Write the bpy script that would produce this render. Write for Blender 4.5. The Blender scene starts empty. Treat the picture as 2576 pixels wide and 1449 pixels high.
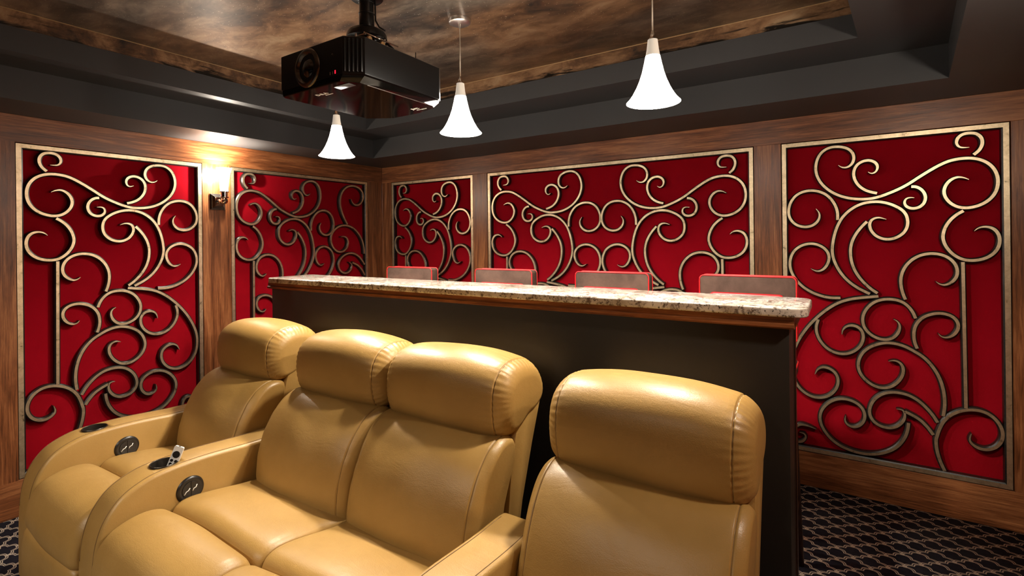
import bpy, bmesh, math, random
from mathutils import Vector, Matrix, noise
random.seed(7)
sc = bpy.context.scene
col = sc.collection
PI = math.pi

# ------------------------------------------------------------------ camera, world, exposure
EYE = 1.5
FPX, CXP, CYP, YAW, ROLL = 1261.58, 1288.0, 600.09, 0.576156, -0.0112
cam_d = bpy.data.cameras.new('camera')
cam_d.sensor_fit = 'HORIZONTAL'; cam_d.sensor_width = 36.0
cam_d.lens = FPX * 36.0 / 2576.0
cam_d.shift_y = (CYP - 724.5) / 2576.0
cam_d.clip_start = 0.05; cam_d.clip_end = 50
cam = bpy.data.objects.new('camera', cam_d); col.objects.link(cam)
_f = Vector((-math.sin(YAW), math.cos(YAW), 0)); _r = Vector((math.cos(YAW), math.sin(YAW), 0)); _u = Vector((0, 0, 1))
_cx = _r * math.cos(ROLL) + _u * math.sin(ROLL); _cy = _u * math.cos(ROLL) - _r * math.sin(ROLL)
M = Matrix((( _cx.x, _cy.x, -_f.x, 0), (_cx.y, _cy.y, -_f.y, 0), (_cx.z, _cy.z, -_f.z, EYE), (0, 0, 0, 1)))
cam.matrix_world = M
sc.camera = cam
w = bpy.data.worlds.new('world'); sc.world = w; w.use_nodes = True
w.node_tree.nodes['Background'].inputs[0].default_value = (1.0, 0.9, 0.8, 1)
w.node_tree.nodes['Background'].inputs[1].default_value = 0.0
sc.view_settings.view_transform = 'Standard'; sc.view_settings.look = 'None'
sc.view_settings.exposure = 0.28; sc.view_settings.gamma = 1.0
sc.view_settings.use_curve_mapping = False
WARM = (1.0, 0.89, 0.74)
PENDANT_W, SCONCE_W, CAN_W = 76.0, 48.0, 95.0

# ------------------------------------------------------------------ room measures (metres)
XL, XR, YB, YF = -3.79, 0.84, 3.476, -3.5        # wall faces
ZS1, ZS2, ZC = 2.214, 2.372, 2.56                # soffit, upper step, painted ceiling
PT, PB = 2.062, 0.201                            # panel openings
SKEW = 0.0965                                    # the side wall runs in towards the front by this much per metre
def quad(x0, x1, y0, y1): return [(x0, y0), (x1 - SKEW * (y1 - y0), y0), (x1, y1), (x0, y1)]
T1 = quad(-3.40, 0.433, -3.02, 3.02)             # tray openings in plan
T2 = quad(-3.115, 0.083, -2.70, 2.70)
def inset(q, d): return [(q[0][0] + d, q[0][1] + d), (q[1][0] - d, q[1][1] + d), (q[2][0] - d, q[2][1] - d), (q[3][0] + d, q[3][1] - d)]

# ------------------------------------------------------------------ materials
def nodes_of(name):
    m = bpy.data.materials.new(name); m.use_nodes = True
    nt = m.node_tree; b = nt.nodes['Principled BSDF']
    return m, nt, b
def N(nt, t, **kw):
    n = nt.nodes.new(t)
    for k, v in kw.items(): setattr(n, k, v)
    return n
def L(nt, a, b): nt.links.new(a, b)
def mathn(nt, op, a, b=None, c=None):
    n = nt.nodes.new('ShaderNodeMath'); n.operation = op
    for i, v in enumerate((a, b, c)):
        if v is None: continue
        if isinstance(v, (int, float)): n.inputs[i].default_value = v
        else: nt.links.new(v, n.inputs[i])
    return n.outputs[0]
def ramp(nt, fac, stops):
    r = nt.nodes.new('ShaderNodeValToRGB'); e = r.color_ramp.elements
    while len(e) < len(stops): e.new(0.5)
    for i, (p, c) in enumerate(stops):
        e[i].position = p; e[i].color = (*c, 1)
    nt.links.new(fac, r.inputs[0]); return r.outputs[0]
def bump(nt, b, h, strength=0.3, dist=0.01):
    n = nt.nodes.new('ShaderNodeBump'); n.inputs['Strength'].default_value = strength; n.inputs['Distance'].default_value = dist
    nt.links.new(h, n.inputs['Height']); nt.links.new(n.outputs[0], b.inputs['Normal']); return n
def noise_n(nt, vec, scale, detail=5, rough=0.55, dist=0.0):
    n = nt.nodes.new('ShaderNodeTexNoise'); n.inputs['Scale'].default_value = scale; n.inputs['Detail'].default_value = detail
    n.inputs['Roughness'].default_value = rough; n.inputs['Distortion'].default_value = dist
    if vec is not None: nt.links.new(vec, n.inputs['Vector'])
    return n.outputs['Fac']
def coords(nt, scale=(1, 1, 1), rnd=True, kind='Object'):
    tc = N(nt, 'ShaderNodeTexCoord'); mp = N(nt, 'ShaderNodeMapping'); mp.inputs['Scale'].default_value = scale
    L(nt, tc.outputs[kind], mp.inputs['Vector'])
    if rnd:
        oi = N(nt, 'ShaderNodeObjectInfo')
        cb = N(nt, 'ShaderNodeCombineXYZ')
        L(nt, mathn(nt, 'MULTIPLY', oi.outputs['Random'], 31.0), cb.inputs[0]); L(nt, mathn(nt, 'MULTIPLY', oi.outputs['Random'], 53.0), cb.inputs[1]); L(nt, mathn(nt, 'MULTIPLY', oi.outputs['Random'], 17.0), cb.inputs[2])
        L(nt, cb.outputs[0], mp.inputs['Location'])
    return mp.outputs[0]
def plain(name, c, rough=0.5, metal=0.0, spec=0.5, emit=None, es=0.0, coat=0.0):
    m, nt, b = nodes_of(name)
    b.inputs['Base Color'].default_value = (*c, 1); b.inputs['Roughness'].default_value = rough
    b.inputs['Metallic'].default_value = metal; b.inputs['Specular IOR Level'].default_value = spec
    b.inputs['Coat Weight'].default_value = coat
    if emit: b.inputs['Emission Color'].default_value = (*emit, 1); b.inputs['Emission Strength'].default_value = es
    return m
MT = {}
def wood_mat(name, dark, mid, lite, rough=0.34):
    m, nt, b = nodes_of(name)
    v = coords(nt, (0.9, 9, 9)); v2 = coords(nt, (3.0, 75, 75)); v3 = coords(nt, (0.8, 3.2, 3.2))
    n1 = noise_n(nt, v, 1.6, 7, 0.6, 1.1); n2 = noise_n(nt, v2, 1.8, 6, 0.72, 0.4); n3 = noise_n(nt, v3, 1.3, 2)
    s = mathn(nt, 'ADD', mathn(nt, 'MULTIPLY', n1, 0.44), mathn(nt, 'ADD', mathn(nt, 'MULTIPLY', n2, 0.46), mathn(nt, 'MULTIPLY', n3, 0.16)))
    c = ramp(nt, s, [(0.40, dark), (0.53, mid), (0.65, lite)])
    L(nt, c, b.inputs['Base Color'])
    b.inputs['Specular IOR Level'].default_value = 0.5
    L(nt, mathn(nt, 'ADD', mathn(nt, 'MULTIPLY', n1, 0.16), rough - 0.08), b.inputs['Roughness'])
    bump(nt, b, mathn(nt, 'ADD', n2, mathn(nt, 'MULTIPLY', n1, 0.6)), 0.12, 0.004)
    return m
MT['wood'] = wood_mat('stained_wood', (0.045, 0.0125, 0.0042), (0.185, 0.060, 0.0195), (0.37, 0.145, 0.053))
MT['darkwood'] = wood_mat('dark_wood', (0.02, 0.008, 0.004), (0.045, 0.016, 0.008), (0.08, 0.03, 0.015))
def fabric(name, c1, c2, sc_=700, rough=0.95):
    m, nt, b = nodes_of(name); v = coords(nt, (1, 1, 1))
    n = noise_n(nt, v, sc_, 2); n2 = noise_n(nt, v, 3, 3)
    L(nt, ramp(nt, mathn(nt, 'ADD', mathn(nt, 'MULTIPLY', n, 0.5), mathn(nt, 'MULTIPLY', n2, 0.5)), [(0.3, c1), (0.7, c2)]), b.inputs['Base Color'])
    b.inputs['Roughness'].default_value = rough; b.inputs['Specular IOR Level'].default_value = 0.1
    b.inputs['Sheen Weight'].default_value = 0.0
    bump(nt, b, n, 0.25, 0.002); return m
MT['red'] = fabric('red_felt', (0.215, 0.0003, 0.004), (0.285, 0.0007, 0.008))
def suede_mat():
    m, nt, b = nodes_of('brown_suede'); v = coords(nt)
    n = noise_n(nt, v, 9, 6, 0.7, 0.4); n2 = noise_n(nt, v, 500, 2)
    L(nt, ramp(nt, n, [(0.3, (0.026, 0.014, 0.0105)), (0.7, (0.080, 0.047, 0.035))]), b.inputs['Base Color'])
    b.inputs['Roughness'].default_value = 0.85; b.inputs['Specular IOR Level'].default_value = 0.2; bump(nt, b, n2, 0.15, 0.002); return m
MT['suede'] = suede_mat()
def gold_mat():
    m, nt, b = nodes_of('antique_gold'); v = coords(nt)
    n = noise_n(nt, v, 26, 7, 0.68, 0.5); n2 = noise_n(nt, v, 130, 3)
    s = mathn(nt, 'ADD', mathn(nt, 'MULTIPLY', n, 0.85), mathn(nt, 'MULTIPLY', n2, 0.15))
    L(nt, ramp(nt, s, [(0.31, (0.06, 0.048, 0.034)), (0.40, (0.58, 0.45, 0.285)), (0.62, (0.78, 0.63, 0.43))]), b.inputs['Base Color'])
    b.inputs['Roughness'].default_value = 0.40; b.inputs['Metallic'].default_value = 0.93
    bump(nt, b, s, 0.15, 0.003); return m
MT['gold'] = gold_mat()
def iron_mat():
    m, nt, b = nodes_of('blackened_bronze'); v = coords(nt); n = noise_n(nt, v, 60, 5, 0.6)
    L(nt, ramp(nt, n, [(0.3, (0.004, 0.0035, 0.003)), (0.75, (0.018, 0.015, 0.011))]), b.inputs['Base Color'])
    b.inputs['Roughness'].default_value = 0.38; b.inputs['Metallic'].default_value = 0.0; return m
MT['iron'] = iron_mat()
def paint(name, c, rough):
    m, nt, b = nodes_of(name); v = coords(nt); n = noise_n(nt, v, 220, 2)
    b.inputs['Base Color'].default_value = (*c, 1); b.inputs['Roughness'].default_value = rough
    b.inputs['Specular IOR Level'].default_value = 0.3
    bump(nt, b, n, 0.08, 0.002); return m
MT['charcoal'] = paint('charcoal_paint', (0.040, 0.040, 0.041), 0.42)
MT['black_paint'] = paint('black_brown_paint', (0.019, 0.0165, 0.0135), 0.42)
def mural_mat(name='painted_night_clouds', fade=False):
    m, nt, b = nodes_of(name)
    tc = N(nt, 'ShaderNodeNewGeometry'); mp = N(nt, 'ShaderNodeMapping'); mp.inputs['Scale'].default_value = (1.0, 2.0, 1.6); mp.inputs['Rotation'].default_value = (0, 0, 0.35)
    L(nt, tc.outputs['Position'], mp.inputs['Vector']); v = mp.outputs[0]
    n1 = noise_n(nt, v, 1.25, 8, 0.62, 0.9); n2 = noise_n(nt, v, 4.6, 9, 0.7, 0.5); n3 = noise_n(nt, v, 0.8, 3, 0.5)
    s = mathn(nt, 'ADD', mathn(nt, 'MULTIPLY', n1, 0.5), mathn(nt, 'MULTIPLY', n2, 0.5))
    c1 = ramp(nt, s, [(0.38, (0.045, 0.042, 0.040)), (0.47, (0.14, 0.115, 0.092)), (0.56, (0.30, 0.25, 0.195)), (0.68, (0.50, 0.43, 0.34))])
    c2 = ramp(nt, s, [(0.38, (0.03, 0.024, 0.021)), (0.47, (0.13, 0.068, 0.036)), (0.56, (0.30, 0.17, 0.088)), (0.68, (0.50, 0.36, 0.22))])
    mx = N(nt, 'ShaderNodeMix', data_type='RGBA'); sp = N(nt, 'ShaderNodeSeparateXYZ'); L(nt, tc.outputs['Position'], sp.inputs[0])
    L(nt, ramp(nt, n3, [(0.42, (0, 0, 0)), (0.58, (1, 1, 1))]), mx.inputs['Factor'])
    L(nt, c1, mx.inputs['A']); L(nt, c2, mx.inputs['B'])
    vo = N(nt, 'ShaderNodeTexVoronoi'); vo.inputs['Scale'].default_value = 85; L(nt, tc.outputs['Position'], vo.inputs['Vector'])
    dot = mathn(nt, 'LESS_THAN', vo.outputs['Distance'], 0.12)
    sel = N(nt, 'ShaderNodeSeparateColor'); L(nt, vo.outputs['Color'], sel.inputs[0])
    dot = mathn(nt, 'MULTIPLY', dot, mathn(nt, 'GREATER_THAN', sel.outputs[0], 0.72))
    m2 = N(nt, 'ShaderNodeMix', data_type='RGBA'); L(nt, dot, m2.inputs['Factor']); L(nt, mx.outputs['Result'], m2.inputs['A']); m2.inputs['B'].default_value = (0.95, 0.88, 0.75, 1)
    out = m2.outputs['Result']
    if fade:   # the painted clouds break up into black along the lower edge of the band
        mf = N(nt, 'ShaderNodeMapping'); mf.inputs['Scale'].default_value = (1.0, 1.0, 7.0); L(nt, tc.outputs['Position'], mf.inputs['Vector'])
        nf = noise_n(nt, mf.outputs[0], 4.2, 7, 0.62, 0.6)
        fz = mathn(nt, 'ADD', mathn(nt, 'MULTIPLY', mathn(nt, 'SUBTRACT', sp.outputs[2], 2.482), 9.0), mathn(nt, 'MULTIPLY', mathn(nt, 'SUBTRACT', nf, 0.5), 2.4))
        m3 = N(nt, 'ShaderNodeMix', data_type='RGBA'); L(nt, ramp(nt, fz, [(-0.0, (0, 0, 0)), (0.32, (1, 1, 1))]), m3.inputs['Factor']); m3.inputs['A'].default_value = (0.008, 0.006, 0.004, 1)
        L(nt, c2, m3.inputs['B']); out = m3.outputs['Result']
    L(nt, out, b.inputs['Base Color']); b.inputs['Roughness'].default_value = 0.38; b.inputs['Specular IOR Level'].default_value = 0.5; b.inputs['Metallic'].default_value = 0.4
    return m
MT['mural'] = mural_mat()
MT['band'] = mural_mat('painted_cloud_band', True)
def granite_mat():
    m, nt, b = nodes_of('speckled_granite'); v = coords(nt, (1, 1, 1), False)
    n1 = noise_n(nt, v, 22, 8, 0.72, 0.8); n2 = noise_n(nt, v, 75, 6, 0.7, 0.4); n3 = noise_n(nt, v, 9, 4, 0.6)
    base = ramp(nt, n3, [(0.35, (0.38, 0.32, 0.25)), (0.5, (0.52, 0.47, 0.41)), (0.65, (0.66, 0.635, 0.60))])
    d1 = ramp(nt, n1, [(0.44, (1, 1, 1)), (0.50, (0, 0, 0))]); d2 = ramp(nt, n2, [(0.40, (1, 1, 1)), (0.445, (0, 0, 0))])
    n4 = noise_n(nt, v, 60, 5, 0.7)
    dk = ramp(nt, n4, [(0.42, (0.012, 0.010, 0.009)), (0.62, (0.13, 0.085, 0.06))])
    m1 = N(nt, 'ShaderNodeMix', data_type='RGBA'); L(nt, mathn(nt, 'MULTIPLY', mathn(nt, 'MAXIMUM', mathn(nt, 'MULTIPLY', d1, ramp(nt, n4, [(0.42, (0, 0, 0)), (0.55, (1, 1, 1))])), d2), 0.95), m1.inputs['Factor'])
    L(nt, base, m1.inputs['A']); L(nt, dk, m1.inputs['B']); L(nt, m1.outputs['Result'], b.inputs['Base Color'])
    b.inputs['Roughness'].default_value = 0.12; b.inputs['Specular IOR Level'].default_value = 0.5; return m
MT['granite'] = granite_mat()
def leather_mat():
    m, nt, b = nodes_of('tan_leather'); v = coords(nt)
    n1 = noise_n(nt, v, 3.0, 4, 0.6); n2 = noise_n(nt, v, 14, 4, 0.6, 1.5)
    vo = N(nt, 'ShaderNodeTexVoronoi'); vo.inputs['Scale'].default_value = 330; L(nt, v, vo.inputs['Vector'])
    wv = coords(nt, (1.0, 3.0, 3.0)); n3 = noise_n(nt, wv, 7, 5, 0.6, 1.0)
    L(nt, ramp(nt, n1, [(0.3, (0.33, 0.192, 0.052)), (0.7, (0.40, 0.240, 0.071))]), b.inputs['Base Color'])
    L(nt, mathn(nt, 'ADD', mathn(nt, 'MULTIPLY', n2, 0.15), 0.33), b.inputs['Roughness'])
    b.inputs['Specular IOR Level'].default_value = 0.5
    h = mathn(nt, 'ADD', mathn(nt, 'MULTIPLY', vo.outputs['Distance'], 0.13), mathn(nt, 'ADD', mathn(nt, 'MULTIPLY', n3, 0.55), mathn(nt, 'MULTIPLY', n2, 0.35)))
    bump(nt, b, h, 0.22, 0.006); return m
MT['leather'] = leather_mat()
MT['stitch'] = plain('dark_tan_thread', (0.17, 0.092, 0.03), 0.7)
MT['red_pipe'] = plain('red_piping', (0.62, 0.012, 0.015), 0.45)
MT['red_vinyl'] = plain('red_vinyl', (0.5, 0.008, 0.012), 0.4)
MT['chrome'] = plain('polished_nickel', (0.72, 0.66, 0.6), 0.08, 1.0)
MT['nickel'] = plain('brushed_nickel', (0.66, 0.64, 0.60), 0.32, 1.0)
MT['cord'] = plain('beige_cord', (0.45, 0.38, 0.30), 0.4)
MT['gloss'] = plain('gloss_black_plastic', (0.006, 0.006, 0.006), 0.07, 0, 0.2)
MT['satin'] = plain('satin_black_plastic', (0.009, 0.009, 0.009), 0.3)
MT['blackmetal'] = plain('black_metal', (0.011, 0.010, 0.009), 0.28, 0.4)
MT['lens'] = plain('lens_glass', (0.004, 0.004, 0.006), 0.03, 0, 0.8, coat=1.0)
MT['bronze_ring'] = plain('bronze_ring', (0.15, 0.13, 0.115), 0.22, 1.0)
MT['silver'] = plain('silver_print', (0.75, 0.68, 0.6), 0.5)
MT['white'] = plain('white_print', (0.85, 0.83, 0.78), 0.5)
MT['remote'] = plain('aluminium', (0.8, 0.79, 0.76), 0.35, 0.15)
MT['cup'] = plain('dark_cup_metal', (0.06, 0.05, 0.04), 0.3, 0.7)
MT['rubber'] = plain('black_button', (0.012, 0.010, 0.009), 0.35)
MT['led'] = plain('red_indicator', (0.6, 0, 0), 0.4, emit=(1, 0.01, 0.03), es=2.2)
MT['brass'] = plain('brass_knob', (0.6, 0.36, 0.16), 0.4, 0.6)
MT['neck'] = plain('cream_glass', (0.72, 0.66, 0.55), 0.35, emit=(1.0, 0.93, 0.82), es=0.22)
MT['shade'] = plain('lit_white_glass', (0.9, 0.88, 0.84), 0.3, emit=(1.0, 0.91, 0.79), es=30)
def opal(name, c, es, clear):
    m, nt, b = nodes_of(name); nt.nodes.remove(b)
    em = N(nt, 'ShaderNodeEmission'); em.inputs[0].default_value = (*c, 1); em.inputs[1].default_value = es
    tr = N(nt, 'ShaderNodeBsdfTransparent'); mx = N(nt, 'ShaderNodeMixShader'); mx.inputs[0].default_value = clear
    L(nt, em.outputs[0], mx.inputs[1]); L(nt, tr.outputs[0], mx.inputs[2]); L(nt, mx.outputs[0], nt.nodes['Material Output'].inputs[0]); return m
MT['sconce_glass'] = opal('lit_opal_glass', (1.0, 0.88, 0.7), 10.0, 0.55)
MT['bulb'] = plain('lit_bulb', (0.9, 0.9, 0.9), 0.3, emit=(1.0, 0.9, 0.75), es=6.0)
def carpet_mat():
    m, nt, b = nodes_of('trellis_carpet')
    g = N(nt, 'ShaderNodeNewGeometry'); sx = N(nt, 'ShaderNodeSeparateXYZ'); L(nt, g.outputs['Position'], sx.inputs[0])
    p = mathn(nt, 'DIVIDE', mathn(nt, 'ADD', sx.outputs[0], 0.083), 0.129); q = mathn(nt, 'DIVIDE', mathn(nt, 'SUBTRACT', sx.outputs[1], 3.214), 0.103)
    s = mathn(nt, 'ADD', p, q); t = mathn(nt, 'SUBTRACT', p, q)
    def line(a, c, sg):
        # scalloped double line along integer a: two arcs between each pair of knots
        wv = mathn(nt, 'MULTIPLY', mathn(nt, 'ABSOLUTE', mathn(nt, 'SINE', mathn(nt, 'MULTIPLY', c, 2 * PI))), 0.13 * sg)
        a2 = mathn(nt, 'ADD', a, wv)
        d = mathn(nt, 'ABSOLUTE', mathn(nt, 'SUBTRACT', mathn(nt, 'FRACT', mathn(nt, 'ADD', a2, 0.5)), 0.5))
        return mathn(nt, 'LESS_THAN', mathn(nt, 'ABSOLUTE', mathn(nt, 'SUBTRACT', d, 0.055)), 0.030)
    ln = mathn(nt, 'MAXIMUM', line(s, t, -1), line(t, s, 1))
    def dist0(a): return mathn(nt, 'ABSOLUTE', mathn(nt, 'SUBTRACT', mathn(nt, 'FRACT', mathn(nt, 'ADD', a, 0.5)), 0.5))
    kn = mathn(nt, 'LESS_THAN', mathn(nt, 'ADD', dist0(s), dist0(t)), 0.125)
    f = mathn(nt, 'MAXIMUM', ln, kn)
    n = noise_n(nt, g.outputs['Position'], 420, 2); n2 = noise_n(nt, g.outputs['Position'], 30, 4)
    mx = N(nt, 'ShaderNodeMix', data_type='RGBA'); L(nt, f, mx.inputs['Factor'])
    L(nt, ramp(nt, n2, [(0.3, (0.009, 0.009, 0.016)), (0.7, (0.018, 0.018, 0.032))]), mx.inputs['A'])
    L(nt, ramp(nt, n, [(0.25, (0.48, 0.41, 0.32)), (0.7, (0.84, 0.75, 0.62))]), mx.inputs['B'])
    L(nt, mx.outputs['Result'], b.inputs['Base Color']); b.inputs['Roughness'].default_value = 0.95; b.inputs['Specular IOR Level'].default_value = 0.1
    bump(nt, b, n, 0.2, 0.003); return m
MT['carpet'] = carpet_mat()

# ------------------------------------------------------------------ helpers
def wloc(o):
    v = Vector((0, 0, 0))
    while o is not None:
        v += o.location; o = o.parent
    return v
def thing(name, loc, label, cat, group=None, rz=0):
    o = bpy.data.objects.new(name, None); col.objects.link(o); o.empty_display_size = 0.05
    o.location = loc; o.rotation_euler = (0, 0, rz); tag(o, label, cat, group); return o
def tag(o, label=None, cat=None, group=None, kind=None):
    if label: o['label'] = label
    if cat: o['category'] = cat
    if group: o['group'] = group
    if kind: o['kind'] = kind
    return o
def obj(name, verts, faces, mat, parent=None, loc=None, smooth=True, mids=None, angle=None):
    """verts in world coordinates; the object's origin is put at loc (default: the centre of its bounds)"""
    vs = [Vector(v) for v in verts]
    if loc is None:
        mn = Vector((min(v.x for v in vs), min(v.y for v in vs), min(v.z for v in vs))); mxv = Vector((max(v.x for v in vs), max(v.y for v in vs), max(v.z for v in vs)))
        loc = (mn + mxv) / 2
    loc = Vector(loc)
    me = bpy.data.meshes.new(name); me.from_pydata([tuple(v - loc) for v in vs], [], faces)
    for mt in (mat if isinstance(mat, (list, tuple)) else [mat]): me.materials.append(mt)
    if mids: me.polygons.foreach_set('material_index', mids)
    bm = bmesh.new(); bm.from_mesh(me); bmesh.ops.recalc_face_normals(bm, faces=bm.faces)
    if angle is not None:
        for e in bm.edges:
            e.smooth = not (len(e.link_faces) == 2 and e.calc_face_angle(0) > angle)
    bm.to_mesh(me); bm.free()
    me.polygons.foreach_set('use_smooth', [smooth] * len(me.polygons))
    o = bpy.data.objects.new(name, me); col.objects.link(o)
    if parent is not None:
        o.parent = parent; o.location = loc - wloc(parent)
    else: o.location = loc
    return o
def bevel_bm(bm, width, seg=2, edges=None):
    bmesh.ops.bevel(bm, geom=list(edges if edges is not None else bm.edges), offset=width, segments=seg, profile=0.5, affect='EDGES', clamp_overlap=True)
def from_bm(name, bm, mat, parent=None, angle=0.6, loc=None, smooth=True):
    bm.verts.ensure_lookup_table(); bm.faces.ensure_lookup_table()
    for i, v in enumerate(bm.verts): v.index = i
    vs = [v.co.copy() for v in bm.verts]; fs = [[v.index for v in f.verts] for f in bm.faces]; bm.free()
    return obj(name, vs, fs, mat, parent, loc, smooth, None, angle)
def box(name, x0, x1, y0, y1, z0, z1, mat, parent=None, bev=0.0, seg=2):
    bm = bmesh.new(); bmesh.ops.create_cube(bm, size=1.0)
    for v in bm.verts: v.co = Vector(((x0 + x1) / 2 + v.co.x * (x1 - x0), (y0 + y1) / 2 + v.co.y * (y1 - y0), (z0 + z1) / 2 + v.co.z * (z1 - z0)))
    if bev: bevel_bm(bm, bev, seg)
    return from_bm(name, bm, mat, parent)
def board(name, x0, x1, y0, y1, z0, z1, mat, parent=None, bev=0.0015, along=None):
    """a plank whose local x runs along its longest side, so the grain follows it"""
    d = [x1 - x0, y1 - y0, z1 - z0]; ax = d.index(max(d)) if along is None else along
    R = (Matrix.Identity(3), Matrix.Rotation(PI / 2, 3, 'Z'), Matrix.Rotation(-PI / 2, 3, 'Y'))[ax]
    c = Vector(((x0 + x1) / 2, (y0 + y1) / 2, (z0 + z1) / 2))
    bm = bmesh.new(); bmesh.ops.create_cube(bm, size=1.0)
    for v in bm.verts: v.co = R.transposed() @ Vector((v.co.x * d[0], v.co.y * d[1], v.co.z * d[2]))
    if bev: bevel_bm(bm, bev, 1)
    o = from_bm(name, bm, mat, None, 0.5, Vector((0, 0, 0)), False)
    o.rotation_euler = R.to_euler()
    if parent is not None: o.parent = parent; o.location = c - wloc(parent)
    else: o.location = c
    return o
def prism(name, poly, x0, x1, mat, parent=None, bev=0.0, seg=2, axis='x', only_long=False):
    """poly: list of (y,z) extruded along x (axis 'x'), or (x,y) along z (axis 'z'), or (x,z) along y"""
    bm = bmesh.new()
    P = {'x': lambda a, b, t: (t, a, b), 'z': lambda a, b, t: (a, b, t), 'y': lambda a, b, t: (a, t, b)}[axis]
    A = [bm.verts.new(P(a, b, x0)) for a, b in poly]; B = [bm.verts.new(P(a, b, x1)) for a, b in poly]
    n = len(poly); fa = bm.faces.new(A); fb = bm.faces.new(B[::-1])
    for i in range(n): bm.faces.new((A[i], B[i], B[(i + 1) % n], A[(i + 1) % n]))
    bmesh.ops.recalc_face_normals(bm, faces=bm.faces)
    if bev:
        es = list({e for f in (fa, fb) for e in f.edges}) if only_long else None
        bevel_bm(bm, bev, seg, es)
    return from_bm(name, bm, mat, parent)
def lathe(name, prof, center, mat, parent=None, n=40, axis='z', cap0=False, cap1=False):
    """prof: list of (r, h) revolved about an axis through center"""
    vs, fs = [], []
    for r, h in prof:
        for k in range(n):
            a = 2 * PI * k / n; c, s = r * math.cos(a), r * math.sin(a)
            p = {'z': (c, s, h), 'x': (h, c, s), 'y': (c, h, s)}[axis]
            vs.append((center[0] + p[0], center[1] + p[1], center[2] + p[2]))
    for i in range(len(prof) - 1):
        for k in range(n): fs.append((i * n + k, i * n + (k + 1) % n, (i + 1) * n + (k + 1) % n, (i + 1) * n + k))
    if cap0: fs.append(tuple(range(n))[::-1])
    if cap1: fs.append(tuple(range((len(prof) - 1) * n, len(prof) * n)))
    return obj(name, vs, fs, mat, parent, None, True, None, 0.7)
def tube(name, pts, r, mat, parent=None, n=8, closed=False):
    pts = [Vector(p) for p in pts]; m = len(pts); vs, fs = [], []
    up = Vector((0.013, 0.021, 1)).normalized()
    for i, p in enumerate(pts):
        a = pts[(i - 1) % m] if closed or i > 0 else p; b = pts[(i + 1) % m] if closed or i < m - 1 else p
        t = (b - a).normalized()
        s = t.cross(up)
        if s.length < 1e-3: s = t.cross(Vector((1, 0, 0)))
        s.normalize(); q = s.cross(t)
        rr = r[i] if isinstance(r, (list, tuple)) else r
        for k in range(n):
            an = 2 * PI * k / n; vs.append(p + s * (rr * math.cos(an)) + q * (rr * math.sin(an)))
    for i in range(m if closed else m - 1):
        j = (i + 1) % m
        for k in range(n): fs.append((i * n + k, i * n + (k + 1) % n, j * n + (k + 1) % n, j * n + k))
    if not closed: fs.append(tuple(range(n))[::-1]); fs.append(tuple(range((m - 1) * n, m * n)))
    return obj(name, vs, fs, mat, parent)
def catmull(P, k=5, closed=False):
    out = []; n = len(P)
    for i in range(n if closed else n - 1):
        g = (lambda j: P[j % n]) if closed else (lambda j: P[max(0, min(n - 1, j))])
        p0, p1, p2, p3 = g(i - 1), g(i), g(i + 1), g(i + 2)
        for s in range(k):
            t = s / k
            out.append(tuple(0.5 * (2 * b + (c - a) * t + (2 * a - 5 * b + 4 * c - d) * t * t + (3 * b - a - 3 * c + d) * t ** 3) for a, b, c, d in zip(p0, p1, p2, p3)))
    if not closed: out.append(tuple(P[-1]))
    return out
def resample(P, n):
    """closed 2-D outline, n points of equal spacing"""
    P = [Vector((a, b)) for a, b in P]; m = len(P)
    d = [0]
    for i in range(m): d.append(d[-1] + (P[(i + 1) % m] - P[i]).length)
    out = []; j = 0
    for k in range(n):
        s = d[-1] * k / n
        while d[j + 1] < s: j += 1
        t = (s - d[j]) / max(1e-9, d[j + 1] - d[j]); out.append(P[j].lerp(P[(j + 1) % m], t))
    return out
def lamp(name, kind, loc, watts, color=WARM, radius=0.03, parent=None, **kw):
    d = bpy.data.lights.new(name, kind); d.energy = watts; d.color = color; d.shadow_soft_size = radius
    for k, v in kw.items(): setattr(d, k, v)
    o = bpy.data.objects.new(name, d); col.objects.link(o)
    if parent is not None: o.parent = parent; o.location = Vector(loc) - wloc(parent)
    else: o.location = loc
    return o

# ================================================================== THE ROOM
def struct(o): o['kind'] = 'structure'; return o
struct(box('floor', XL - 0.25, XR + 0.25, YF - 0.25, YB + 0.25, -0.1, 0.0, MT['carpet']))
struct(prism('ceiling', T2, ZC, ZC + 0.14, MT['mural'], None, 0, 1, 'z'))
def ring(name, o, i, z0, z1, mat):
    vs = [(x, y, z) for z in (z0, z1) for q in (o, i) for x, y in q]
    fs = []
    for k in range(4):
        n = (k + 1) % 4
        fs += [(k, n, 4 + n, 4 + k), (8 + k, 12 + k, 12 + n, 8 + n), (k, 8 + k, 8 + n, n), (4 + k, 4 + n, 12 + n, 12 + k)]
    return struct(obj(name, vs, fs, mat, None, (-1.5, 0, z0), False))
OUT = [(XL - 0.2, YF - 0.2), (XR + 0.2, YF - 0.2), (XR + 0.2, YB + 0.2), (XL - 0.2, YB + 0.2)]
ring('trim_1', OUT, T1, ZS1, ZC + 0.14, MT['charcoal'])
ring('trim_2', T1, T2, ZS2, ZC + 0.14, MT['charcoal'])
# painted band along the top of the upper step, with a fine gilded bead at the ceiling joint
ring('trim_3', T2, inset(T2, 0.002), 2.482, ZC, MT['band'])
MT['bead'] = plain('gilded_bead', (0.30, 0.19, 0.09), 0.5)
ring('trim_4', inset(T2, 0.002), inset(T2, 0.0045), ZC - 0.0035, ZC, MT['bead'])

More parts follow.
